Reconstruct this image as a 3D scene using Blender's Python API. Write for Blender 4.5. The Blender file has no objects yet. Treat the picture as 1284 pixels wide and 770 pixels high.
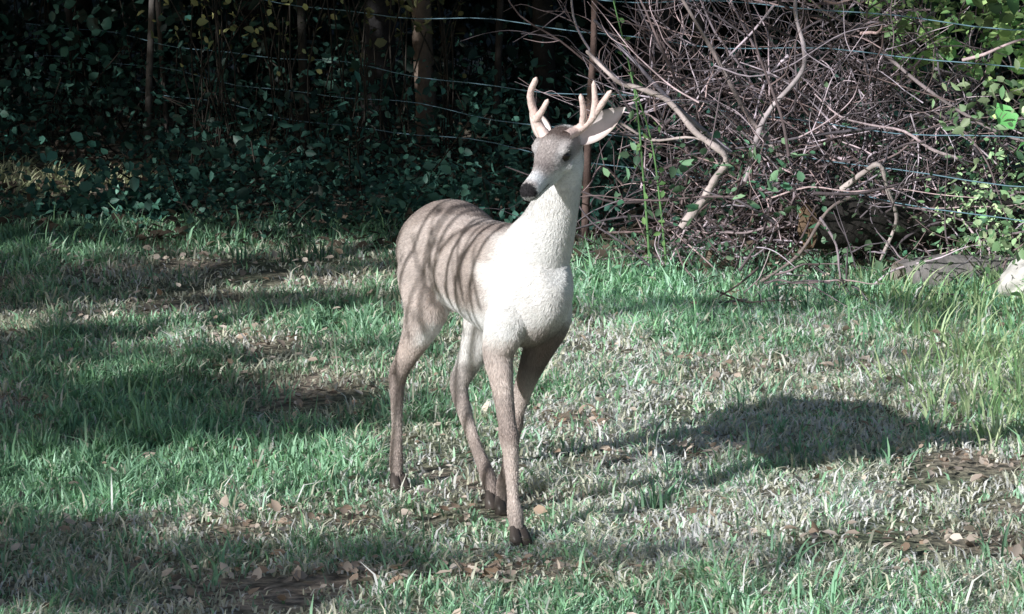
import bpy, bmesh, math, random
import numpy as np
from mathutils import Vector, Matrix
R = random.Random(7)
rng = np.random.default_rng(11)
scene = bpy.context.scene
COL = scene.collection

# ------------------------------------------------------------ helpers
def vnoise(x, y, seed=0):
    x = np.asarray(x, float); y = np.asarray(y, float)
    xi = np.floor(x).astype(np.int64); yi = np.floor(y).astype(np.int64)
    xf = x-xi; yf = y-yi
    def h(a, b):
        n = (a*374761393 + b*668265263 + seed*1442695041) & 0x7fffffff
        n = ((n ^ (n >> 13))*1274126177) & 0x7fffffff
        return ((n ^ (n >> 16)) & 0xffff)/65535.0
    u = xf*xf*(3-2*xf); v = yf*yf*(3-2*yf)
    return (h(xi,yi)*(1-u)+h(xi+1,yi)*u)*(1-v)+(h(xi,yi+1)*(1-u)+h(xi+1,yi+1)*u)*v
def fbm(x, y, seed=0, o=4):
    s = 0; a = .5; t = 0
    for i in range(o):
        s = s + a*vnoise(np.asarray(x)*2**i, np.asarray(y)*2**i, seed+i*7); t += a; a *= .5
    return s/t
def gz(x, y):
    x = np.asarray(x, float); y = np.asarray(y, float)
    flat = np.clip(np.hypot(x+.15, (y-9.4)*.8)-.5, 0, 1)
    return (fbm(x*.9, y*.9, 3, 3)-.5)*.09*flat

def quads_obj(name, verts, quads, cols=None, mat=None, parent=None):
    verts = np.asarray(verts, np.float32).reshape(-1, 3)
    quads = np.asarray(quads, np.int32).reshape(-1, 4)
    me = bpy.data.meshes.new(name)
    me.vertices.add(len(verts)); me.vertices.foreach_set("co", verts.ravel())
    me.loops.add(quads.size); me.loops.foreach_set("vertex_index", quads.ravel())
    me.polygons.add(len(quads))
    me.polygons.foreach_set("loop_start", np.arange(0, quads.size, 4, dtype=np.int32))
    me.update(calc_edges=True)
    if cols is not None:
        at = me.color_attributes.new("Col", 'FLOAT_COLOR', 'POINT')
        c = np.ones((len(verts), 4), np.float32); c[:, :3] = cols
        at.data.foreach_set("color", c.ravel())
    ob = bpy.data.objects.new(name, me); COL.objects.link(ob)
    if mat: me.materials.append(mat)
    if parent: ob.parent = parent
    return ob

def nrm(v):
    return v/np.maximum(np.linalg.norm(v, axis=-1, keepdims=True), 1e-9)

def leaves(P, size, colA, colB, flat=0.0, droop=0.0, width=.3):
    """leaf-shaped double quads at points P"""
    P = np.asarray(P, float); n = len(P)
    size = np.asarray(size)*np.ones(n)
    d = rng.normal(size=(n, 3)); d[:, 2] *= (1-flat); d[:, 2] -= droop
    d = nrm(d)
    q = rng.normal(size=(n, 3)); q[:, 2] += flat*4
    s = nrm(np.cross(d, q)); u = np.cross(s, d)
    S = size[:, None]
    w = width
    pts = [P, P+S*(d*.3+s*w+u*.07), P+S*(d*.68+s*w*.8+u*.06), P+S*(d*1.0-u*.05), P+S*(d*.68-s*w*.8+u*.06), P+S*(d*.3-s*w+u*.07)]
    V = np.stack(pts, 1).reshape(-1, 3)
    b = (np.arange(n)*6)[:, None]
    Q = np.concatenate([b+np.array([0,1,2,3]), b+np.array([0,3,4,5])], 1).reshape(-1, 4)
    t = rng.random((n, 1)); t2 = .6+.8*rng.random((n, 1))
    c = (np.array(colA)*(1-t)+np.array(colB)*t)*t2
    C = np.repeat(c, 6, 0)
    return V, Q, C
def merge(parts):
    V=[];Q=[];C=[];o=0
    for v,q,c in parts:
        V.append(v);Q.append(np.asarray(q)+o);C.append(c);o+=len(v)
    return np.concatenate(V),np.concatenate(Q),np.concatenate(C)

def tube(pts, radii, n=7, col=(.2,.17,.15), jit=0.0):
    pts = np.asarray(pts, float); m = len(pts)
    tan = nrm(np.gradient(pts, axis=0))
    ref = np.array([0,0,1.]) if abs(tan[0][2]) < .8 else np.array([1.,0,0])
    s = nrm(np.cross(tan, ref)); u = np.cross(s, tan)
    a = np.linspace(0, 2*np.pi, n, endpoint=False)
    r = np.asarray(radii, float)[:, None, None]
    V = pts[:, None, :] + r*(np.cos(a)[None, :, None]*s[:, None, :]+np.sin(a)[None, :, None]*u[:, None, :])
    if jit: V = V + rng.normal(size=V.shape)*jit*r
    V = V.reshape(-1, 3); Q = []
    for i in range(m-1):
        for j in range(n):
            k = (j+1) % n
            Q.append((i*n+j, i*n+k, (i+1)*n+k, (i+1)*n+j))
    C = np.tile(np.array(col, float), (len(V), 1))
    return V, np.array(Q), C
def smooth_path(cp, k=6):
    cp = np.asarray(cp, float)
    P = np.vstack([2*cp[0]-cp[1], cp, 2*cp[-1]-cp[-2]]); out = []
    for i in range(1, len(P)-2):
        for t in np.linspace(0, 1, k, endpoint=False):
            a, b, c, d = P[i-1], P[i], P[i+1], P[i+2]
            out.append(.5*((2*b)+(-a+c)*t+(2*a-5*b+4*c-d)*t*t+(-a+3*b-3*c+d)*t**3))
    out.append(P[-2]); return np.array(out)

# ------------------------------------------------------------ materials
def mat_col(name, rough=.7, trans=0.0, bump=0.0, bscale=60, spec=.3, noise=0.0, nscale=20):
    m = bpy.data.materials.new(name); m.use_nodes = True
    nt = m.node_tree; nt.nodes.clear(); N = nt.nodes.new; L = nt.links.new
    out = N('ShaderNodeOutputMaterial'); at = N('ShaderNodeAttribute'); at.attribute_name = 'Col'
    p = N('ShaderNodeBsdfPrincipled'); p.inputs['Roughness'].default_value = rough
    p.inputs['Specular IOR Level'].default_value = spec
    csrc = at.outputs['Color']
    if noise:
        tc = N('ShaderNodeTexCoord'); nz = N('ShaderNodeTexNoise'); nz.inputs['Scale'].default_value = nscale
        nz.inputs['Detail'].default_value = 6
        L(tc.outputs['Object'], nz.inputs['Vector'])
        mr = N('ShaderNodeMapRange'); mr.inputs['From Min'].default_value = .3; mr.inputs['From Max'].default_value = .7
        mr.inputs['To Min'].default_value = 1-noise; mr.inputs['To Max'].default_value = 1+noise
        L(nz.outputs['Fac'], mr.inputs['Value'])
        vm = N('ShaderNodeVectorMath'); vm.operation = 'SCALE'
        L(csrc, vm.inputs[0]); L(mr.outputs['Result'], vm.inputs['Scale']); csrc = vm.outputs['Vector']
    L(csrc, p.inputs['Base Color'])
    if bump:
        tc = N('ShaderNodeTexCoord'); nz = N('ShaderNodeTexNoise'); nz.inputs['Scale'].default_value = bscale
        nz.inputs['Detail'].default_value = 5
        L(tc.outputs['Object'], nz.inputs['Vector'])
        bp = N('ShaderNodeBump'); bp.inputs['Strength'].default_value = bump; bp.inputs['Distance'].default_value = .01
        L(nz.outputs['Fac'], bp.inputs['Height']); L(bp.outputs['Normal'], p.inputs['Normal'])
    if trans:
        tr = N('ShaderNodeBsdfTranslucent'); L(csrc, tr.inputs['Color'])
        mx = N('ShaderNodeMixShader'); mx.inputs[0].default_value = trans
        L(p.outputs[0], mx.inputs[1]); L(tr.outputs[0], mx.inputs[2]); L(mx.outputs[0], out.inputs[0])
    else: L(p.outputs[0], out.inputs[0])
    return m
M_LEAF = mat_col("leaf", .45, .3, spec=.4)
M_SHADE = mat_col("crown_leaf", .5, .08, spec=.3)
M_GRASS = mat_col("grass_blades", .42, .36, spec=.55)
M_BARK = mat_col("bark", .85, bump=.8, bscale=35, noise=.35, nscale=14)
M_LITTER = mat_col("dry_leaf", .7, .15)
M_FUR = mat_col("fur", .9, noise=.10, nscale=38, spec=.1)
M_HAIR = mat_col("fur_hair", .7, .3, spec=.25)
M_ANTLER = mat_col("antler", .45, bump=.3, bscale=150, noise=.15, nscale=60)
M_HOOF = mat_col("hoof", .4, noise=.2)
M_WIRE = mat_col("galvanised_wire", .4)
M_STONE = mat_col("stone", .85, bump=.8, bscale=25, noise=.3, nscale=18)
for n in M_WIRE.node_tree.nodes:
    if n.type == 'BSDF_PRINCIPLED': n.inputs['Metallic'].default_value = .4
M_EYE = bpy.data.materials.new("eye"); M_EYE.use_nodes = True
M_EYE.node_tree.nodes['Principled BSDF'].inputs['Base Color'].default_value = (.008,.006,.005,1)
M_EYE.node_tree.nodes['Principled BSDF'].inputs['Roughness'].default_value = .08

def ground_mat():
    m = bpy.data.materials.new("ground_soil"); m.use_nodes = True
    nt = m.node_tree; N = nt.nodes.new; L = nt.links.new; p = nt.nodes['Principled BSDF']
    p.inputs['Roughness'].default_value = .95
    tc = N('ShaderNodeTexCoord')
    n1 = N('ShaderNodeTexNoise'); n1.inputs['Scale'].default_value = 1.6; n1.inputs['Detail'].default_value = 8
    n2 = N('ShaderNodeTexNoise'); n2.inputs['Scale'].default_value = 30; n2.inputs['Detail'].default_value = 6
    L(tc.outputs['Object'], n1.inputs[0]); L(tc.outputs['Object'], n2.inputs[0])
    r1 = N('ShaderNodeValToRGB'); e = r1.color_ramp.elements
    e[0].position = .4; e[0].color = (.22,.26,.17,1); e[1].position = .62; e[1].color = (.44,.37,.31,1)
    r2 = N('ShaderNodeValToRGB'); e = r2.color_ramp.elements
    e[0].position = .38; e[0].color = (.35,.35,.35,1); e[1].position = .68; e[1].color = (1.4,1.35,1.3,1)
    L(n1.outputs['Fac'], r1.inputs[0]); L(n2.outputs['Fac'], r2.inputs[0])
    mx = N('ShaderNodeMix'); mx.data_type = 'RGBA'; mx.blend_type = 'MULTIPLY'; mx.inputs[0].default_value = 1
    L(r1.outputs[0], mx.inputs[6]); L(r2.outputs[0], mx.inputs[7]); L(mx.outputs[2], p.inputs['Base Color'])
    b = N('ShaderNodeBump'); b.inputs['Strength'].default_value = 1; b.inputs['Distance'].default_value = .02
    L(n2.outputs['Fac'], b.inputs['Height']); L(b.outputs[0], p.inputs['Normal'])
    return m

# ------------------------------------------------------------ world + sun
SAZ = np.array([-.6816, -.7317]); ELEV = math.radians(23); TE = math.tan(ELEV)
w = bpy.data.worlds.new("World"); scene.world = w; w.use_nodes = True
nt = w.node_tree; bg = nt.nodes['Background']; sky = nt.nodes.new('ShaderNodeTexSky')
sky.sky_type = 'NISHITA'; sky.sun_disc = False; sky.sun_elevation = ELEV
sky.sun_rotation = math.atan2(SAZ[0], SAZ[1])
nt.links.new(sky.outputs[0], bg.inputs[0]); bg.inputs[1].default_value = .072
sd = bpy.data.lights.new("sun", 'SUN'); sd.energy = 5; sd.angle = math.radians(.5); sd.color = (1, .99, .965)
so = bpy.data.objects.new("sun", sd); COL.objects.link(so)
tosun = Vector((SAZ[0]*math.cos(ELEV), SAZ[1]*math.cos(ELEV), math.sin(ELEV)))
so.rotation_euler = tosun.to_track_quat('Z', 'Y').to_euler(); so.location = (-8, -8, 9)

# ------------------------------------------------------------ ground
t = np.linspace(-1, 1, 261); g = np.sign(t)*(np.abs(t)**2.6)*160
gx, gy = np.meshgrid(g, g+11)
gv = np.stack([gx, gy, gz(gx, gy)], -1).reshape(-1, 3)
n = len(g); i, j = np.meshgrid(np.arange(n-1), np.arange(n-1))
k = (j*n+i).ravel()
ground = quads_obj("ground", gv, np.stack([k, k+1, k+1+n, k+n], -1), None, ground_mat())
ground.data.shade_smooth()

# ------------------------------------------------------------ grass
def edge_y(x):      # where the lawn gives way to the wood's edge
    return np.interp(x, [-4, -2.5, -1, 0, .7, 1.6, 4], [16.2, 15.8, 15.5, 15.0, 14.2, 13.7, 13.6])
def ss_(x, a, b):
    t = np.clip((x-a)/(b-a), 0, 1); return t*t*(3-2*t)
hoof_xy = [(.017, 9.02), (-.011, 9.42), (-.33, 9.74), (-.04, 9.47)]
DIRT = [(-1.45,13.1,.28,.28), (-.62,11.15,.17,.16), (-.95,12.2,.3,.2), (.2,10.8,.22,.12), (-.75,9.2,.45,.14), (-1.8,11.2,.25,.14), (1.45,9.9,.3,.15), (.95,11.9,.3,.15), (-.05,8.6,.3,.1),
        (-.4,8.55,.4,.1), (.6,10.2,.25,.08), (-1.3,14.4,.4,.2), (1.2,9.0,.3,.1)]
def dirt(x, y):
    w_ = np.zeros_like(x)
    for a, b, rx, ry in DIRT:
        w_ = np.maximum(w_, np.exp(-(((x-a)/rx)**2+((y-b)/ry)**2)))
    return w_
def grass(N):
    Y = 7.4+(rng.random(N)**1.25)*10.2
    X = (rng.random(N)*2-1)*(.235*Y+.3)
    patch = fbm(X*1.5, Y*1.1, 21, 4)
    fine = fbm(X*9, Y*7, 33, 3)
    dd = dirt(X, Y)
    keep = (rng.random(N) < np.clip((fine-.22)*2.8, .15, 1)) & (rng.random(N) < np.clip(3.0-3.8*patch+.5*(X > 0), .22, 1)-.75*dd) & (Y < edge_y(X)+.7*rng.random(N))
    X, Y, patch, fine, dd = X[keep], Y[keep], patch[keep], fine[keep], dd[keep]; n = len(X)
    Ln = (.020+.040*rng.random(n)+.075*np.clip(fine-.5, 0, 1)*2)*(1.15-.35*(patch > .55))
    tall = rng.random(n) < .022; Ln[tall] *= 2.1
    for (hx_, hy_) in hoof_xy:
        Ln *= 1-.6*np.exp(-(((X-hx_)/.09)**2+((Y-hy_+.08)/.16)**2))
    straw = rng.random(n) < np.clip((patch-.36)*2.6+.12*(X > .2)+.08+.5*dd, .1, .85)
    ang = rng.random(n)*2*np.pi
    lean = .3+.9*rng.random(n); lean[straw] += .35
    d = np.stack([np.cos(ang), np.sin(ang), np.zeros(n)], -1)
    sd_ = np.stack([-np.sin(ang), np.cos(ang), np.zeros(n)], -1)
    a2 = rng.random(n)*2*np.pi
    sd_ = nrm(sd_*.7+.6*np.stack([np.cos(a2), np.sin(a2), 0*a2], -1))
    B = np.stack([X, Y, gz(X, Y)-.004], -1)
    up = np.array([0,0,1.])
    W = (.0022+.0018*rng.random(n))[:, None]*(1+.03*(Y-8))[:, None]
    L1 = Ln[:, None]; le = lean[:, None]
    h1 = B+L1*(up*.55/np.sqrt(1+.3*le**2)+d*le*.22)
    h2 = h1+L1*(up*.45*np.clip(1-.75*le, -.25, 1)+d*le*.42)
    V = np.stack([B-sd_*W, B+sd_*W, h1+sd_*W*.9, h1-sd_*W*.9, h2+sd_*W*.15, h2-sd_*W*.15], 1).reshape(-1, 3)
    b = (np.arange(n)*6)[:, None]
    Q = np.concatenate([b+np.array([0,1,2,3]), b+np.array([3,2,4,5])], 1).reshape(-1, 4)
    tt = rng.random((n, 1))
    gcol = np.array([.26,.50,.25])*(1-tt)+np.array([.40,.68,.48])*tt
    scol = np.array([.76,.76,.58])*(1-tt)+np.array([1.0,1.02,.86])*tt
    c = np.where(straw[:, None], scol, gcol)*(.5+.85*rng.random((n, 1)))
    hue = fbm(X*2.3, Y*1.9, 77, 3)[:, None]
    c = c*(.60+.8*hue)
    c *= (1+.26*ss_(X, -.6, .6))[:, None]  # sunlit brightness put into the blade colour towards the right
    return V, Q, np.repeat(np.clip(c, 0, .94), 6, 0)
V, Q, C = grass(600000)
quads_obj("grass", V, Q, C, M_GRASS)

def tall_grass(centres, nb, h, ca, cb, name, spread=.09):
    parts = []
    for (x, y) in centres:
        hs_ = R.uniform(.6, 1.25)
        for _ in range(nb):
            a = R.uniform(0, 6.28); L = h*hs_*R.uniform(.4, 1.15); r = R.uniform(0, spread)
            bx, by = x+r*math.cos(a), y+r*math.sin(a); b = R.uniform(.2, .9)
            bz = float(gz(bx, by)); P = []
            m = 6; w0 = R.uniform(.0025, .005)
            for q in range(m):
                s = q/(m-1)
                P.append((bx+math.cos(a)*b*L*s*s, by+math.sin(a)*b*L*s*s, bz+L*(s-.42*b*s**2.5)))
            P = np.array(P); sv = np.array([-math.sin(a+.6), math.cos(a+.6), 0])
            ww = (w0*(1-np.linspace(0, 1, m)**2)+.0006)[:, None]
            V = np.stack([P-sv*ww, P+sv*ww], 1).reshape(-1, 3)
            Q = [(2*q, 2*q+1, 2*q+3, 2*q+2) for q in range(m-1)]
            tt = R.random(); c = (np.array(ca)*(1-tt)+np.array(cb)*tt)*R.uniform(.7, 1.3)
            parts.append((V, np.array(Q), np.tile(c, (len(V), 1))))
    return quads_obj(name, *merge(parts), M_GRASS)
cs = [(1.35+1.05*R.random()**.7, R.uniform(10.2, 13.9)) for _ in range(230)]
tall_grass(cs, 9, .17, (.30,.56,.26), (.72,.82,.50), "tall_grass", .16)
cs = []
for _ in range(120):
    x = R.uniform(-4, 2.2); cs.append((x, float(edge_y(x))+R.uniform(-.9, .6)))
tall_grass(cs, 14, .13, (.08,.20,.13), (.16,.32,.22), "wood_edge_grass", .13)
cs = [(-2.35+R.gauss(0, .28), 17.5+R.gauss(0, .25)) for _ in range(40)]
tall_grass(cs, 22, .12, (.50,.56,.30), (.80,.80,.55), "clearing_grass", .13)
cs = [(R.uniform(-1.5, -1.0), R.uniform(8.5, 10.2)) for _ in range(18)]+[(R.uniform(-1.6,1.9), R.uniform(8.2, 13)) for _ in range(90)]
cs = [c_ for c_ in cs if math.hypot(c_[0]+.12, c_[1]-9.35) > .5]
tall_grass(cs, 10, .10, (.20,.44,.26), (.34,.58,.38), "grass_tufts")

# leaf litter
N = 2200
Y = 8+9*rng.random(N); X = (rng.random(N)*2-1)*.22*Y
for (a, b, rx, ry) in DIRT:
    m_ = int(100*rx/.3); X = np.append(X, a+rng.normal(size=m_)*rx*.8); Y = np.append(Y, b+rng.normal(size=m_)*ry*.8)
N = len(X)
P = np.stack([X, Y, gz(X, Y)+.014+.024*rng.random(N)], -1)
quads_obj("fallen_leaves", *leaves(P, .016+.032*rng.random(N)**2, (.30,.21,.15), (.78,.68,.60), flat=.6, width=.33), M_LITTER)
N = 16000
Y = 14+14*rng.random(N)**1.2; X = (rng.random(N)*2-1)*.26*Y
kp = Y > edge_y(X)-.5; X = X[kp]; Y = Y[kp]
P = np.stack([X, Y, gz(X, Y)+.02+.03*rng.random(len(X))], -1)
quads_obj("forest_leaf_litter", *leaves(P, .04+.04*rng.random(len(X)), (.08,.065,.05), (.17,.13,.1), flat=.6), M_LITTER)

# ------------------------------------------------------------ shade trees (off to the left, towards the sun)
def dens(x, y):
    """how much of the sun the crowns take away from ground point x,y"""
    if ((x+2.35)/.6)**2+((y-17.6)/.7)**2 < 1: return .0
    if ((x+.2)/.45)**2+((y-20.2)/.5)**2 < 1: return .05
    if ((x-.35)/.5)**2+((y-16.6)/.3)**2 < 1: return .6
    if x > .9 and y < 18.6: return .33
    return 1.0
targets = []
def area(x0, x1, y0, y1, per):
    nn = int((x1-x0)*(y1-y0)*per)
    for _ in range(nn):
        x = R.uniform(x0, x1); y = R.uniform(y0, y1)
        if y < 15.4+.5*math.sin(x*3.1)+.3*math.sin(x*7.7+1): continue
        if R.random() < dens(x, y): targets.append((x, y, R.uniform(.12, .24)))
area(-6, 9, 15.0, 30, 120)
ell = [(-1.9,13.9,.6,.6,1.1), (-.97,13.4,.42,.3,1), (-1.15,10.95,.85,.52,1.5), (-1.25,8.75,.42,.55,1.5), (-.45,8.8,.5,.2,1),
       (-1.8,12.4,.5,.25,1), (.44,8.85,.45,.13,.5), (1.1,13.1,.8,.4,.3), (-2.3,15.2,.8,.35,1), (-.6,12.1,.25,.15,.5), (1.5,9.2,.5,.2,.15),(-.3,14.6,.6,.25,.5),(1.4,12.2,.5,.2,.2),
       (-1.1,9.75,.3,.09,.5), (-1.0,11.9,.3,.12,.6), (-2.2,11.5,.5,1.0,.9), (-1.9,9.8,.4,.7,1), (-.85,8.3,.6,.25,1), (-1.3,12.0,.3,.2,.7)]
for (cx, cy, rx, ry, k) in ell:
    for _ in range(int(math.pi*rx*ry*400*k)):
        a = R.uniform(0, 6.28); r = math.sqrt(R.random())*R.uniform(.8, 1.2)
        targets.append((cx+rx*r*math.cos(a), cy+ry*r*math.sin(a), R.uniform(.07, .14)))
T = np.array(targets)
D = 9.5+4*rng.random(len(T))
LP = np.stack([T[:, 0]+SAZ[0]*D, T[:, 1]+SAZ[1]*D, D*TE], -1)
trunks = np.array([(-8.4,6.4), (-9.9,9.4), (-11.9,12.4), (-9.8,3.4), (-6.6, 11.2)])
own = np.argmin(((LP[:, None, :2]-trunks[None])**2).sum(-1), 1)
for ti, (tx, ty) in enumerate(trunks):
    sel = LP[own == ti]
    if not len(sel): continue
    th = max(6.0, sel[:, 2].max()-.6)
    parts = []
    P = smooth_path([(tx, ty, -.2), (tx+.1, ty, th*.35), (tx-.1, ty+.15, th*.7), (tx+.05, ty, th)], 5)
    parts.append(tube(P, np.linspace(.2, .05, len(P)), 10, (.16,.13,.10), .04))
    for _ in range(26):
        q = sel[R.randrange(len(sel))]
        z0 = min(max(q[2]-R.uniform(.5, 1.5), 1.8), th*.95)
        st = np.array((tx, ty, z0)); md = (st+q)/2+np.array((R.uniform(-.3,.3), R.uniform(-.3,.3), R.uniform(-.1,.3)))
        P = smooth_path([st, md, q], 5); parts.append(tube(P, np.linspace(.045, .008, len(P)), 6, (.16,.13,.10)))
    tr = quads_obj("shade_tree", *merge(parts), M_BARK)
    sz = T[own == ti][:, 2]
    quads_obj("crown", *leaves(sel, sz, (.05,.10,.03), (.09,.14,.05), width=.36), M_SHADE, parent=tr)

# slender shrub whose bare stems stripe the deer's flank
parts = []
perp = np.array([.7317, -.6816]); fwd = -SAZ
base_v = 6.95-3.0
for i, u in enumerate([-7.0, -6.93, -6.85, -6.74, -6.68, -6.57, -6.50, -6.42, -6.36]):
    u += R.uniform(-.02, .02); v = base_v+R.uniform(-.5, .5)
    lean = R.uniform(-.06, .14); w0 = R.choice([.010, .015, .021])
    def at(uu, z):
        xy = perp*uu+fwd*v; return (xy[0], xy[1], z)
    P = smooth_path([at(u*.5+.5*-6.6, -.05), at(u-.03, .9), at(u-lean*.3+R.uniform(-.03,.03), 1.5), at(u+lean*.4+R.uniform(-.04,.04), 1.8), at(u+lean*.8, 2.05), at(u+lean+.06, 2.35)], 5)
    parts.append(tube(P, np.linspace(w0, w0*.6, len(P)), 7, (.18,.14,.11)))
    for _ in range(3):
        z = R.uniform(1.5, 2.1); q = at(u+lean*.4, z); e = at(u+R.uniform(-.16, .16), z+R.uniform(.1,.28))
        parts.append(tube([q, e], [.008, .004], 5, (.18,.14,.11)))
shrub = quads_obj("bare_shrub", *merge(parts), M_BARK)
tg = []
for _ in range(44):
    u = R.uniform(-7.0, -6.45); v = base_v+R.uniform(-.3, .3); xy = perp*u+fwd*v; tg.append((xy[0], xy[1], R.uniform(1.6, 2.15)))
quads_obj("leaves", *leaves(tg, .040, (.08,.14,.05), (.12,.18,.06)), M_LEAF, parent=shrub)

# ------------------------------------------------------------ forest
def tree(x, y, r, h, col, crown=True, lean=0):
    parts = []
    P = smooth_path([(x, y, -.1), (x+lean*.3, y, h*.3), (x+lean*.7+R.uniform(-.08,.08), y, h*.65), (x+lean, y, h)], 5)
    parts.append(tube(P, r*np.linspace(1.1, .35, len(P)), 9, col, .05))
    tips = []
    for _ in range(9):
        z = h*R.uniform(.35, .95); a = R.uniform(0, 6.28); L = R.uniform(.8, 2)
        st = np.array((x+lean*z/h, y, z)); e = st+np.array((math.cos(a)*L, math.sin(a)*L, R.uniform(.1, .9)))
        m = (st+e)/2+np.array((0, 0, R.uniform(-.1, .15))); P = smooth_path([st, m, e], 4)
        parts.append(tube(P, r*np.linspace(.3, .06, len(P)), 5, col)); tips += [m, e]
    ob = quads_obj("forest_tree", *merge(parts), M_BARK)
    if crown:
        LPs = np.concatenate([np.array(tp)+rng.normal(size=(110, 3))*np.array([.6,.7,.4]) for tp in tips])
        LPs = LPs[LPs[:, 2] > 1.7]
        quads_obj("crown", *leaves(LPs, .15+.12*rng.random(len(LPs)), (.03,.07,.03), (.06,.11,.04)), M_LEAF, parent=ob)
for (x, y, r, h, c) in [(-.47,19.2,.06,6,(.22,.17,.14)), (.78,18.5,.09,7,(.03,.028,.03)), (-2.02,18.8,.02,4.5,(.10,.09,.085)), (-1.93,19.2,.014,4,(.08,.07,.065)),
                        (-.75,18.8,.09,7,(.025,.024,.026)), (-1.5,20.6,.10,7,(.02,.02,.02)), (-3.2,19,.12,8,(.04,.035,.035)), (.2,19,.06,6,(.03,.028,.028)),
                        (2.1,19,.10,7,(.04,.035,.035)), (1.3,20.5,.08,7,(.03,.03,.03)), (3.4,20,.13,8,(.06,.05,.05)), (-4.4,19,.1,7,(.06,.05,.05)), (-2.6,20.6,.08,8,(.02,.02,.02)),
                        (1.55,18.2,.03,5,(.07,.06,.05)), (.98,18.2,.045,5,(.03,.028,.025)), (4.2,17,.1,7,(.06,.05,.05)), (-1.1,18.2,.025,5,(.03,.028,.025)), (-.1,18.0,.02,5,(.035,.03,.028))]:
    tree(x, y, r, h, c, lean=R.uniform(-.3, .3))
P = smooth_path([(.32,15,-.05), (.335,15,.5), (.36,15,1.0), (.35,15,1.6), (.42,15,2.3)], 5)
quads_obj("sapling", *tube(P, np.linspace(.019, .010, len(P)), 7, (.16,.11,.10)), M_BARK)

# undergrowth
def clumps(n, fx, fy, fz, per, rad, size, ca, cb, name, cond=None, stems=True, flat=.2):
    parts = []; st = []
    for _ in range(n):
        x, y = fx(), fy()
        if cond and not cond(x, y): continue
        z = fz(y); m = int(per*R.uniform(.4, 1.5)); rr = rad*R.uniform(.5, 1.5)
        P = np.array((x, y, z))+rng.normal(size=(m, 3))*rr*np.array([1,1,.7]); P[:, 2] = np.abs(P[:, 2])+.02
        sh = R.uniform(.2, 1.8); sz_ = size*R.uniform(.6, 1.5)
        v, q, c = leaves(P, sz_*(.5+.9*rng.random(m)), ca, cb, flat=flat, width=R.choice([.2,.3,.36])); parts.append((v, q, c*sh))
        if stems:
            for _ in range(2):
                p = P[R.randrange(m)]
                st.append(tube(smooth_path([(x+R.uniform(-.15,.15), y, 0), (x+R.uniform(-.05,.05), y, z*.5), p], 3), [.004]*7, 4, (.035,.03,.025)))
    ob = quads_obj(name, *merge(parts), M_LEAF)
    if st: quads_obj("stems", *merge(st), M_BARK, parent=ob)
clear = lambda x, y: ((x+2.3)/.6)**2+((y-17.0)/.95)**2 > 1
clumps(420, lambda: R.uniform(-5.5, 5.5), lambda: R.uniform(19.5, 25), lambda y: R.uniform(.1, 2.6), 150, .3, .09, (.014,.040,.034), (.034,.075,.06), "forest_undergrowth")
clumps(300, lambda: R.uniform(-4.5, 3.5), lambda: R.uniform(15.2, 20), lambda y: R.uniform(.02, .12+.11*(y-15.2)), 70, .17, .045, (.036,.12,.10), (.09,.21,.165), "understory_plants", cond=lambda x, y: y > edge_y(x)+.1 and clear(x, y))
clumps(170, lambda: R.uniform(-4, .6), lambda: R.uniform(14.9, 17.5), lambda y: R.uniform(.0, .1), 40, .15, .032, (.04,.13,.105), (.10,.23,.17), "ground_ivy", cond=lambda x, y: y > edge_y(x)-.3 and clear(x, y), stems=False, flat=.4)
clumps(26, lambda: R.uniform(-1.7, -.3), lambda: R.uniform(16.8, 18.2), lambda y: R.uniform(.75, 1.3), 24, .16, .045, (.24,.26,.11), (.42,.42,.2), "yellowing_shrub")
clumps(64, lambda: R.uniform(1.55, 2.5), lambda: R.uniform(14.0, 15.8), lambda y: R.uniform(.8, 1.5), 38, .13, .05, (.20,.46,.18), (.52,.68,.28), "bright_leaf_shrub", stems=False)
clumps(46, lambda: R.uniform(1.78, 2.6), lambda: R.uniform(12.2, 14.3), lambda y: R.uniform(.05, .8), 60, .12, .032, (.22,.46,.22), (.58,.70,.42), "weed_clump", stems=False)
clumps(60, lambda: R.uniform(.3, 2.3), lambda: R.uniform(13.5, 14.8), lambda y: R.uniform(.02, .6), 18, .13, .035, (.07,.20,.12), (.22,.34,.20), "brush_seedlings", stems=False)
P = np.array([(2.00,13.6,.665), (2.03,13.6,.60)])
v, q, c = leaves(P, .13, (.16,.5,.16), (.18,.52,.16), width=.34); quads_obj("broad_leaf_plant", v, q, c, M_LEAF)
hx, hy = np.meshgrid(np.linspace(-60, 60, 60), np.linspace(26, 70, 30))
hz = (hy-26)*.35+(fbm(hx*.4, hy*.4, 5)-.3)*2.5-.3
k = (np.arange(29)[:, None]*60+np.arange(59)[None]).ravel()
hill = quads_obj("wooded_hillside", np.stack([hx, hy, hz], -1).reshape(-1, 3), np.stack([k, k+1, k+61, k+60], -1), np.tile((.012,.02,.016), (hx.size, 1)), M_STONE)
hill.data.shade_smooth()

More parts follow.
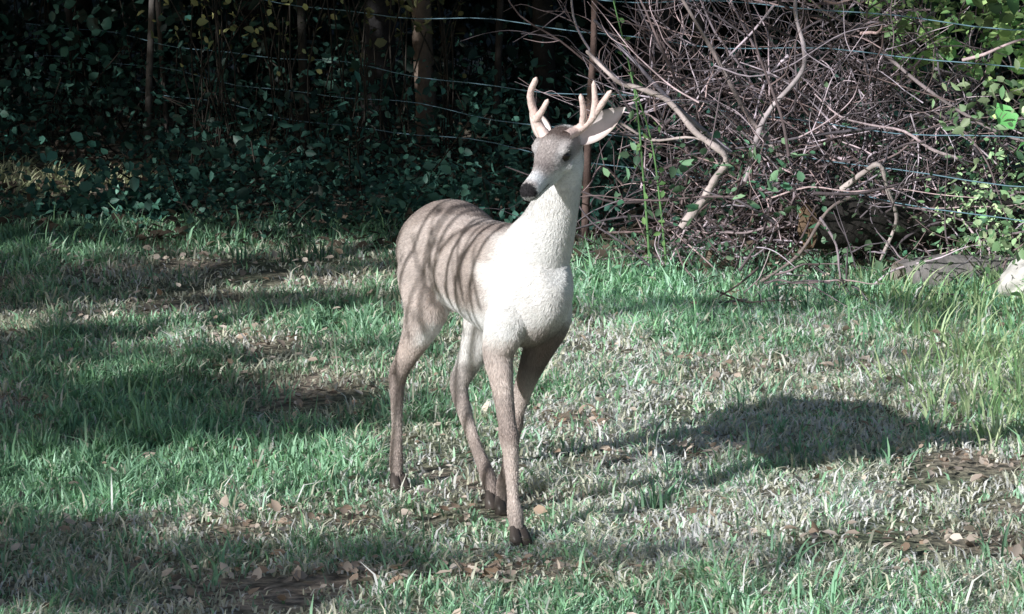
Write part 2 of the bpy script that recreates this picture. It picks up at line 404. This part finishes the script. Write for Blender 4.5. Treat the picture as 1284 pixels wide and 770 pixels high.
# ------------------------------------------------------------ brush pile
parts = []
def stick(p, d, L, r, col, bend=.25, seg=5):
    pts = [np.array(p, float)]; d = np.array(d, float); d /= np.linalg.norm(d)
    for _ in range(seg):
        d = d+np.array([R.gauss(0, bend), R.gauss(0, bend), R.gauss(0, bend)])*.6; d /= np.linalg.norm(d)
        nx = pts[-1]+d*L/seg
        nx[2] = max(nx[2], .015); pts.append(nx)
    P = smooth_path(pts, 3); parts.append(tube(P, np.linspace(r, r*.35, len(P)), 6, col))
    return pts
def scol():
    t = R.random(); b = R.choice([.3, .4, .6, 1.0, 2.0])
    return tuple(np.array((.30,.215,.21))*b*(1-t)+np.array((.33,.29,.34))*b*t)
for _ in range(620):
    x = R.gauss(1.32, .5); y = R.gauss(14.7, .45); top = max(.15, 1.15-.9*abs(x-1.35)**1.6)
    if x < .3: continue
    z = abs(R.gauss(.0, .5))*top
    a = R.uniform(0, 6.28); e = R.gauss(.1, .55)
    L = R.uniform(.2, .9); r = R.choice([.003,.004,.005,.006,.008])
    pts = stick((x, y, z), (math.cos(a), .5*math.sin(a), e), L, r, scol(), .45)
    for _ in range(R.randrange(0, 5)):
        q = pts[R.randrange(1, 5)]; stick(q, (R.gauss(0, 1), R.gauss(0, .5), R.gauss(.2, .8)), L*R.uniform(.2, .5), r*.5, scol(), .5, 4)
for _ in range(110):
    x = R.uniform(.5, 2.2); pts = stick((x, R.uniform(14.3, 16), R.uniform(.1, .7)), (R.gauss(0, .5), R.gauss(0, .2), 1), R.uniform(.6, 1.3), R.choice([.003,.004,.007]), scol(), .5, 6)
    for _ in range(4):
        q = pts[R.randrange(1, 6)]; stick(q, (R.gauss(0, 1), R.gauss(0, .4), R.gauss(.4, .7)), R.uniform(.15, .5), .003, scol(), .5, 4)
for _ in range(60):      # loose twigs lying in front of the pile
    stick((R.uniform(.6, 2.1), R.uniform(13.2, 14.1), R.uniform(.01, .15)), (R.gauss(0, 1), R.gauss(0, .5), R.gauss(.1, .3)), R.uniform(.2, .6), R.choice([.003,.005]), scol(), .4)
pale = (.52,.44,.43)
def br(cp, r0, r1, col=pale, y=13.9):
    P = smooth_path([(a+R.uniform(-.02,.02), y+b, c+R.uniform(-.02,.02)) for a, b, c in cp], 5)
    rr = np.linspace(r0, r1, len(P))*(1+.12*np.sin(np.arange(len(P))*1.7))
    parts.append(tube(P, rr, 8, col, .07))
br([(.30,.3,.93), (.42,.1,.84), (.52,.05,.80), (.62,0,.74), (.76,-.05,.62), (.865,-.05,.53), (.82,0,.44), (.78,.05,.36), (.68,.05,.22)], .008, .018)
br([(.34,.2,1.05), (.49,.1,.93), (.68,.05,.75), (.88,.05,.55)], .006, .010, (.30,.27,.32))
br([(1.2,.4,1.3), (1.18,.3,1.1), (1.19,.2,.87), (1.06,.2,.66), (.95,.2,.4)], .007, .012, (.46,.40,.42))
br([(.70,.4,1.2), (.84,.4,.9), (1.0,.3,.68), (1.13,.2,.5)], .007, .012, (.30,.25,.25))
br([(1.36,0,.38), (1.41,-.05,.48), (1.48,-.1,.50), (1.51,-.05,.40), (1.56,0,.25), (1.52,.05,.12), (1.49,.05,.02)], .012, .006, (.48,.41,.40))
br([(.45,.5,.60), (.6,.3,.55), (.75,.2,.60), (.95,.1,.5)], .006, .005)
br([(1.0,-.2,.01), (1.15,-.15,.14), (1.3,-.1,.30), (1.4,0,.38)], .007, .007, (.25,.2,.19))
br([(1.5,.2,.95), (1.7,.15,.78), (1.95,.1,.62), (2.2,.1,.55)], .008, .006, (.30,.25,.26))
quads_obj("brush_pile", *merge(parts), M_BARK)
parts = []
for (x, dz) in [(.48, .95), (.55, .7)]:
    P = smooth_path([(x+.1, 14.2, 0), (x+.07, 14.2, dz*.4), (x+.03, 14.2, dz*.8), (x-.06, 14.2, dz*1.2)], 5)
    parts.append(tube(P, np.linspace(.006, .003, len(P)), 5, (.20,.40,.16)))
    v, q, c = leaves(P+rng.normal(size=P.shape)*.02, .035, (.14,.32,.12), (.25,.42,.16)); parts.append((v, q, c))
quads_obj("green_vine", *merge(parts), M_LEAF)

# fallen log + stones
def log(p0, p1, r, name, col, endcol):
    p0 = np.array(p0, float); p1 = np.array(p1, float)
    P = p0+(p1-p0)*np.linspace(0, 1, 14)[:, None]; P[:, 2] += .012*np.sin(np.linspace(0, 5, 14))
    rad = r*(1+.08*np.sin(np.linspace(0, 9, 14)))
    v, q, c = tube(P, rad, 18, col, .05); nv = len(v)
    ce = np.array([P[0]])
    ring = v[:18]; inner = P[0]+(ring-P[0])*.55+(p1-p0)/np.linalg.norm(p1-p0)*.03
    V = np.vstack([v, ring*.999+P[0]*.001, inner, np.repeat(ce+(p1-p0)/np.linalg.norm(p1-p0)*.05, 18, 0)])
    Qs = list(map(tuple, q))
    for s in range(2):
        o = nv+18*s
        for j in range(18):
            kk = (j+1) % 18; Qs.append((o+j, o+18+j, o+18+kk, o+kk))
    Cc = np.vstack([c, np.tile(endcol, (18, 1)), np.tile(np.array(endcol)*.7, (18, 1)), np.tile((.02,.015,.01), (18, 1))])
    return quads_obj(name, V, Qs, Cc, M_BARK)
log((1.22,14.05,.22), (2.1,14.4,.2), .095, "fallen_log", (.03,.027,.025), (.20,.135,.09))
log((1.55,13.6,.05), (2.3,13.85,.06), .085, "fallen_log", (.26,.24,.24), (.3,.27,.24))
def stone(x, y, z, s, name="stone"):
    bm = bmesh.new(); bmesh.ops.create_icosphere(bm, subdivisions=4, radius=1)
    me = bpy.data.meshes.new(name)
    for v in bm.verts:
        f = 1+.35*(float(fbm(v.co.x*1.3+x*5, v.co.y*1.3+v.co.z*1.7+9, 4))-.5)*2
        v.co = Vector((x+v.co.x*s[0]*f, y+v.co.y*s[1]*f, z+v.co.z*s[2]*f))
    bm.to_mesh(me); bm.free(); me.materials.append(M_STONE); me.shade_smooth()
    at = me.color_attributes.new("Col", 'FLOAT_COLOR', 'POINT')
    for d in at.data: d.color = (.62,.60,.58,1)
    o = bpy.data.objects.new(name, me); COL.objects.link(o)
stone(2.02, 13.3, .10, (.12,.10,.09))

# ------------------------------------------------------------ wire fence
f0 = np.array((-4.4, 22.6)); f1 = np.array((3.1, 11.77))
fence = bpy.data.objects.new("wire_fence", None); COL.objects.link(fence)
parts = []
for h in (.36, .50, .66, .95, 1.12):
    t = np.linspace(0, 1, 60); xy = f0[None]+(f1-f0)[None]*t[:, None]
    z = h-.05*np.sin(np.pi*t)+.015*np.sin(t*31+h*9)+.008*np.sin(t*67+h*21)
    parts.append(tube(np.column_stack([xy, z]), [.0024]*60, 5, (.26,.44,.55)))  # bluish colour stands in for sky reflected on the wire
quads_obj("wires", *merge(parts), M_WIRE, parent=fence)
parts = []
for p in (f0, f1):
    P = np.array([(p[0], p[1], z) for z in (-.2, .4, .8, 1.3)]); parts.append(tube(P, [.05,.05,.048,.045], 10, (.2,.18,.16), .04))
quads_obj("posts", *merge(parts), M_BARK, parent=fence)

# ------------------------------------------------------------ the deer
deer = bpy.data.objects.new("white_tailed_deer", None); COL.objects.link(deer)
hv = np.array((.36, -.933)); lv = np.array((.933, .36)); O = np.array((.055, 9.15))
def DW(a, b, z):
    xy = O+a*hv+b*lv; return np.array((xy[0], xy[1], z))
DV = []; DF = []
def loft(cs, rs, rh, side, n=20):
    cs = np.asarray(cs, float); m = len(cs); tan = nrm(np.gradient(cs, axis=0))
    side = np.tile(np.asarray(side, float), (m, 1)); s = nrm(side-(side*tan).sum(-1, keepdims=True)*tan)
    u = np.cross(s, tan); a = np.linspace(0, 2*np.pi, n, endpoint=False); o = len(DV)
    for i in range(m):
        for t in a: DV.append(tuple(cs[i]+s[i]*rs[i]*math.cos(t)+u[i]*rh[i]*math.sin(t)))
    for i in range(m-1):
        for j in range(n):
            k = (j+1) % n; DF.append((o+i*n+j, o+i*n+k, o+(i+1)*n+k, o+(i+1)*n+j))
    DF.append(tuple(o+j for j in range(n))[::-1]); DF.append(tuple(o+(m-1)*n+j for j in range(n)))
def dense(rows, k=5):
    return smooth_path(rows, k)
L3 = np.array((lv[0], lv[1], 0)); H3 = np.array((hv[0], hv[1], 0))
tr = dense([(-.855,-.01,.72,.03,.04), (-.815,-.01,.70,.088,.095), (-.72,-.01,.685,.120,.14), (-.59,-.005,.688,.126,.156), (-.44,0,.675,.116,.142), (-.30,0,.668,.126,.150),
            (-.15,0,.665,.126,.163), (-.02,0,.675,.108,.160), (.07,0,.703,.086,.130), (.12,0,.725,.060,.095), (.15,0,.74,.03,.05)])
loft([DW(r[0], r[1], r[2]) for r in tr], tr[:, 3], tr[:, 4], L3, 28)
kl = dense([(-.10,0,.55,.05,.04), (.02,0,.575,.045,.045), (.09,0,.63,.035,.045), (.13,0,.70,.02,.03)])
loft([DW(r[0], r[1], r[2]) for r in kl], kl[:, 3], kl[:, 4], L3, 14)
nk = dense([(-.06,0,.71,.092,.120), (.03,.002,.77,.082,.114), (.10,.004,.84,.068,.090), (.15,.006,.91,.058,.071), (.185,.008,.98,.052,.060), (.205,.009,1.04,.049,.055), (.215,.010,1.085,.040,.045)])
loft([DW(r[0], r[1], r[2]) for r in nk], nk[:, 3], nk[:, 4], L3, 24)
# head
hb = DW(.205, .006, 1.082)+np.array((.008, 0, 0))
hd = nrm(np.array((-.46, -.82, -.38))); hs = nrm(np.cross(np.array((0,0,1.)), hd)); hu = np.cross(hd, hs); HL = .243
def HP(s, x, z): return hb+hd*(s*HL)+hs*x+hu*z
hr = dense([(-.12,0,.0,.022,.022), (-.05,0,.004,.040,.042), (.08,0,.008,.049,.050), (.26,0,.006,.050,.052), (.40,0,-.002,.042,.047), (.54,0,-.012,.031,.038),
            (.68,0,-.018,.024,.031), (.82,0,-.021,.024,.028), (.93,0,-.022,.025,.025), (.99,0,-.022,.018,.018), (1.01,0,-.022,.008,.008)])
loft([HP(r[0], r[1], r[2]) for r in hr], hr[:, 3], hr[:, 4], hs, 20)
jw = dense([(.20,0,-.030,.028,.024), (.40,0,-.040,.024,.02), (.65,0,-.043,.017,.013), (.86,0,-.045,.015,.009), (.92,0,-.044,.006,.004)])
loft([HP(r[0], r[1], r[2]) for r in jw], jw[:, 3], jw[:, 4], hs, 14)
for sgn in (-1, 1):
    loft([HP(.16, sgn*.032, .032), HP(.24, sgn*.041, .034), HP(.34, sgn*.041, .028), HP(.42, sgn*.031, .018)], [.008,.016,.015,.006], [.008,.015,.013,.006], hs, 10)
    loft([HP(.20, sgn*.034, -.022), HP(.32, sgn*.036, -.022), HP(.44, sgn*.028, -.02)], [.01,.016,.008], [.01,.018,.008], hs, 10)
legs = {
 'fr': [(.0,-.055,.68,.06), (.02,-.078,.60,.068), (-.02,-.090,.505,.050), (.01,-.092,.42,.036), (.045,-.091,.32,.028), (.06,-.091,.28,.032), (.072,-.09,.235,.025), (.085,-.089,.13,.0185), (.096,-.087,.078,.025), (.112,-.087,.035,.020)],
 'fl': [(.0,.04,.68,.06), (.01,.052,.60,.063), (-.05,.038,.50,.046), (-.09,.020,.41,.033), (-.125,.004,.32,.026), (-.14,.000,.28,.031), (-.16,.003,.235,.024), (-.225,.012,.13,.018), (-.262,.016,.08,.023), (-.27,.016,.035,.018)],
 'hr': [(-.63,-.05,.72,.09), (-.62,-.075,.64,.105), (-.58,-.095,.55,.080), (-.61,-.115,.46,.050), (-.68,-.13,.375,.032), (-.718,-.136,.325,.031), (-.715,-.14,.27,.023), (-.70,-.146,.17,.018), (-.695,-.150,.08,.024), (-.682,-.152,.035,.019)],
 'hl': [(-.60,.05,.72,.09), (-.55,.060,.64,.10), (-.48,.045,.54,.078), (-.49,.025,.45,.054), (-.53,.004,.37,.037), (-.55,-.008,.325,.033), (-.535,-.006,.27,.026), (-.45,.004,.16,.019), (-.375,.014,.08,.025), (-.352,.017,.035,.020)],
}
for kx, rows in legs.items():
    rw = dense(rows, 4)
    loft([DW(r[0], r[1], r[2]) for r in rw], rw[:, 3]*.80, rw[:, 3]*1.08, L3, 16)
tl = dense([(-.80,0,.76,.03,.03), (-.86,0,.70,.035,.022), (-.885,.0,.60,.032,.02), (-.88,.0,.52,.012,.01)])
loft([DW(r[0], r[1], r[2]) for r in tl], tl[:, 3], tl[:, 4], L3, 12)
me = bpy.data.meshes.new("deer_raw"); me.from_pydata(DV, [], DF); me.update()
bm = bmesh.new(); bm.from_mesh(me); bmesh.ops.recalc_face_normals(bm, faces=bm.faces); bm.to_mesh(me); bm.free()
tmp = bpy.data.objects.new("deer_raw", me); COL.objects.link(tmp)
rm = tmp.modifiers.new("r", 'REMESH'); rm.mode = 'VOXEL'; rm.voxel_size = .005
sm = tmp.modifiers.new("s", 'SMOOTH'); sm.iterations = 8; sm.factor = .5
dg = bpy.context.evaluated_depsgraph_get()
body_me = bpy.data.meshes.new_from_object(tmp.evaluated_get(dg)); bpy.data.objects.remove(tmp)
body_me.name = "body"; body = bpy.data.objects.new("body", body_me); COL.objects.link(body); body.parent = deer
nv = len(body_me.vertices); co = np.zeros(nv*3, np.float32); body_me.vertices.foreach_get("co", co); co = co.reshape(-1, 3).astype(float)
no = np.zeros(nv*3, np.float32); body_me.vertices.foreach_get("normal", no); no = no.reshape(-1, 3).astype(float)
rel = co[:, :2]-O; A = rel@hv; B = rel@lv; Z = co[:, 2]
def ss(x, a, b):
    t = np.clip((x-a)/(b-a), 0, 1); return t*t*(3-2*t)
nz = no[:, 2]; nh = no[:, :2]@hv; nl = no[:, :2]@lv
coat = np.array((.53,.46,.425)); pale = np.array((.95,.94,.93)); tan_ = np.array((.68,.60,.56))
c = np.tile(coat, (nv, 1))
def mixc(c, col, w): w = np.clip(w, 0, 1)[:, None]; return c*(1-w)+np.array(col)*w
nse = fbm(co[:, 0]*14+co[:, 1]*5, co[:, 2]*14, 8, 3)
nse2 = fbm(co[:, 0]*5+co[:, 1]*7+3, co[:, 2]*6, 18, 3)
c = mixc(c, (.34,.28,.26), ss(nz+.3*(nse-.5), .35, .9)*ss(Z, .74, .82)*(Z < .9)*.7)
c = mixc(c, (.74,.67,.64), ss(nse2, .48, .62)*.55)
c = mixc(c, tan_, ss(-Z, -.50, -.42))
c = mixc(c, pale, ss(-nz, .15, .6)*ss(Z, .42, .47)*ss(-Z, -.66, -.57)*(A < -.1))
c = mixc(c, pale, ss(B+.07, 0, .06)*ss(-A, .3, .36)*ss(Z, .18, .34)*ss(-Z, -.62, -.54)*.9)
c = mixc(c, pale, ss(A+.34*(nse-.5)-.5*(Z-.7), -.14, .08)*ss(Z+.1*(nse-.5), .50, .60)*.95)  # sun-blown white painted over chest and shoulder
c = mixc(c, pale, ss(Z, .83, .92)*.9)  # neck whitened as if overexposed by sun; throat itself is white
c = mixc(c, (.36,.29,.26), ss(nl-.6*nh, .35, .9)*ss(Z, .60, .75)*ss(-Z, -1.04, -1.0)*(A > -.1)*.8)  # shade painted on the neck and chest side facing away from the sun
c = mixc(c, (.20,.155,.14), ss(B, -.05, .04)*ss(-Z, -.61, -.54)*ss(Z, .36, .46)*(A > -.2)*.8)  # shade painted into the coat low on the chest, between the forelegs
rh_ = co-hb; S = rh_@hd/HL; HX = rh_@hs; HU = rh_@hu
hm = ss(S, -.02, .06)*(np.abs(HX) < .09)*(np.abs(HU) < .09)
c = mixc(c, (.50,.45,.44), hm*ss(HU, -.022, .0))
c = mixc(c, (.18,.14,.13), hm*ss(HU, .034, .052)*ss(-S, -.35, -.2))
c = mixc(c, (.82,.82,.84), hm*np.exp(-((S-.38)/.17)**2-((HU-.008)/.036)**2)*ss(np.abs(HX), .02, .035)*.7)
c = mixc(c, (.025,.02,.02), hm*np.exp(-((S-.35)/.10)**2-((HU-.010)/.016)**2)*ss(np.abs(HX), .022, .032)*.97)
c = mixc(c, (.24,.20,.20), hm*np.exp(-((S-.62)/.09)**2)*ss(HU, -.008, .012)*.6)
c = mixc(c, (.90,.92,.96), hm*np.exp(-((S-.80)/.09)**2)*.95)
c = mixc(c, (.9,.9,.92), hm*ss(-HU, .020, .038)*.95)
c = mixc(c, (.03,.028,.032), hm*ss(S, .92, .95)*ss(HU, -.034, -.026))
mouth = hm*np.exp(-((HU+.0355)/.0035)**2)*ss(S, .60, .68)
c = mixc(c, (.03,.025,.025), mouth*.9)
c = mixc(c, pale, ss(-A, .855, .87)*.5)
c = mixc(c, (.32,.26,.24), (np.exp(-((Z-.285)/.035)**2)*.65+np.exp(-((Z-.07)/.025)**2)*.6)*(nse*1.3))
c = mixc(c, (.32,.26,.24), ss(nse2, .50, .64)*ss(-Z, -.42, -.36)*.6)
c *= (.80+.4*nse)[:, None]; c = np.clip(c, 0, .96)
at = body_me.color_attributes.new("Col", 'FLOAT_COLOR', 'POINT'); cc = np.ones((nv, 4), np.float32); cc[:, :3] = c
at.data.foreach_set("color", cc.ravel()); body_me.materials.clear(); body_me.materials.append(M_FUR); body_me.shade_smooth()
# short coat hair
rep = 3
idx = rng.integers(0, nv, nv*rep)
hp0 = co[idx]+rng.normal(size=(len(idx), 3))*.0022; nn_ = no[idx]
hp0 = hp0-nn_*((hp0-co[idx])*nn_).sum(-1, keepdims=True)
flow = np.tile(-H3*1.0+np.array((0,0,-.45)), (len(idx), 1))
up_ = ss(Z[idx], .80, .95)[:, None]; lo_ = ss(-Z[idx], -.58, -.48)[:, None]
flow = flow*(1-up_)+up_*np.array((0,0,-1.)); flow = flow*(1-lo_)+lo_*np.array((0,0,-1.))
hmi = hm[idx][:, None]; flow = flow*(1-hmi)-hd*hmi
flow = flow+rng.normal(size=flow.shape)*.28
flow = nrm(flow-nn_*(flow*nn_).sum(-1, keepdims=True))
ln = (.009+.008*rng.random(len(idx)))*(1-.6*hm[idx])*(1-.5*ss(-Z[idx], -.5, -.4))
ln = ln[:, None]; sdv = nrm(np.cross(flow, nn_)+.3*nn_*rng.normal(size=(len(idx), 1))); ww = .0007
tip = hp0+flow*ln+nn_*ln*.22; md = hp0+flow*ln*.5+nn_*ln*.18
Vh = np.stack([hp0-sdv*ww, hp0+sdv*ww, md+sdv*ww, md-sdv*ww, tip+sdv*ww*.3, tip-sdv*ww*.3], 1).reshape(-1, 3)
b = (np.arange(len(idx))*6)[:, None]
Qh = np.concatenate([b+np.array([0,1,2,3]), b+np.array([3,2,4,5])], 1).reshape(-1, 4)
Ch = c[idx]*(.8+.5*rng.random((len(idx), 1)))
quads_obj("coat_hair", Vh, Qh, np.repeat(np.clip(Ch, 0, .97), 6, 0), M_HAIR, parent=deer)

# hooves (cloven)
hp = []
for kx, rows in legs.items():
    a, b, z, r = rows[-1]
    for sg in (-1, 1):
        top = DW(a, b+sg*.010, .045); mid = DW(a+.012, b+sg*.012, .025); bot = DW(a+.022, b+sg*.013, .001)
        v, q, cl = tube([top, mid, bot, bot-np.array((0,0,.004))], [.012,.0155,.018,.002], 10, (.09,.075,.068))
        v = np.array(v); f = np.clip((v-mid)@H3/.018, 0, 1)*(v[:, 2] < .03); v = v+H3*(f*.016)[:, None]
        hp.append((v, q, cl))
hf = quads_obj("hooves", *merge(hp), M_HOOF, parent=deer); hf.data.shade_smooth()
for sgn in (-1, 1):
    bm = bmesh.new(); bmesh.ops.create_uvsphere(bm, u_segments=20, v_segments=14, radius=.0145)
    e = bpy.data.meshes.new("eye"); bm.to_mesh(e); bm.free(); e.materials.append(M_EYE); e.shade_smooth()
    o = bpy.data.objects.new("eye", e); o.location = HP(.35, sgn*.0405, .011); COL.objects.link(o); o.parent = deer
# antlers
ap = []
def antl(pts, r0, r1):
    P = smooth_path(pts, 6); rr = np.linspace(r0, r1, len(P)); rr[-1] = .0015
    ap.append(tube(P, rr, 10, (.76,.60,.56), .04))
hy0 = hb[1]-.03
sg = 1 if hs[0] > 0 else -1
lb = HP(.19, -sg*.030, .045); rb = HP(.17, sg*.030, .045)
antl([lb, (.070,hy0+.0,1.135), (.056,hy0-.01,1.175), (.048,hy0-.03,1.22), (.064,hy0-.06,1.266)], .0160, .007)
antl([(.062,hy0-.005,1.150), (.076,hy0-.03,1.172), (.094,hy0-.05,1.208)], .0115, .006)
antl([rb, (.170,hy0+.0,1.122), (.200,hy0-.01,1.145), (.228,hy0-.03,1.185), (.258,hy0-.06,1.232)], .0160, .007)
antl([(.186,hy0,1.132), (.186,hy0-.03,1.175), (.178,hy0-.05,1.222)], .0115, .006)
antl([(.212,hy0-.02,1.158), (.216,hy0-.03,1.20), (.212,hy0-.04,1.255)], .011, .006)
an = quads_obj("antlers", *merge(ap), M_ANTLER, parent=deer); an.data.shade_smooth()
def ear(base, d, face, L, W, name):
    d = nrm(np.array(d, float)); face = np.array(face, float); face = nrm(face-(face@d)*d); s = np.cross(d, face)
    nu, nv_ = 14, 11; V = []; C_ = []
    for side in (0, 1):
        for i in range(nu):
            t = i/(nu-1); w = W*(math.sin(math.pi*min(1, .12+.88*t)**.85))**.8 if t < 1 else .001
            w = max(w, .001)
            for j in range(nv_):
                x = -1+2*j/(nv_-1); cup = (1-x*x)*w*.55
                p = base+d*(t*L)+s*(x*w)-face*(cup-(0 if side == 0 else -.004))+face*.006*math.sin(t*2.5)
                V.append(p); rim = abs(x)**4
                C_.append(np.array((.85,.76,.75))*(1-rim)+np.array((.42,.35,.32))*rim if side == 0 else np.array((.42,.35,.31)))
    Q = []
    for side in (0, 1):
        o = side*nu*nv_
        for i in range(nu-1):
            for j in range(nv_-1): Q.append((o+i*nv_+j, o+i*nv_+j+1, o+(i+1)*nv_+j+1, o+(i+1)*nv_+j))
    o = nu*nv_
    for i in range(nu-1):
        for j in (0, nv_-1): Q.append((i*nv_+j, (i+1)*nv_+j, o+(i+1)*nv_+j, o+i*nv_+j))
    e = quads_obj(name, V, Q, C_, M_FUR, parent=deer); e.data.shade_smooth()
ear(HP(.03, sg*.042, .020), (.110,.04,.070), (.0,-1,.2), .155, .034, "ear_left")
ear(HP(.03, -sg*.042, .022), (-.045,.11,.05), (-.8,-.5,.2), .14, .030, "ear_right")

# ------------------------------------------------------------ camera
cd = bpy.data.cameras.new("camera"); cam = bpy.data.objects.new("camera", cd); COL.objects.link(cam)
cd.sensor_width = 36; cd.lens = 36*4295/1284; cd.clip_end = 600; cd.clip_start = .1
cam.location = (0, 0, 2); cam.rotation_euler = (math.radians(90-8.57), 0, 0)
scene.camera = cam
scene.view_settings.view_transform = 'Standard'; scene.view_settings.look = 'None'; scene.view_settings.exposure = 0
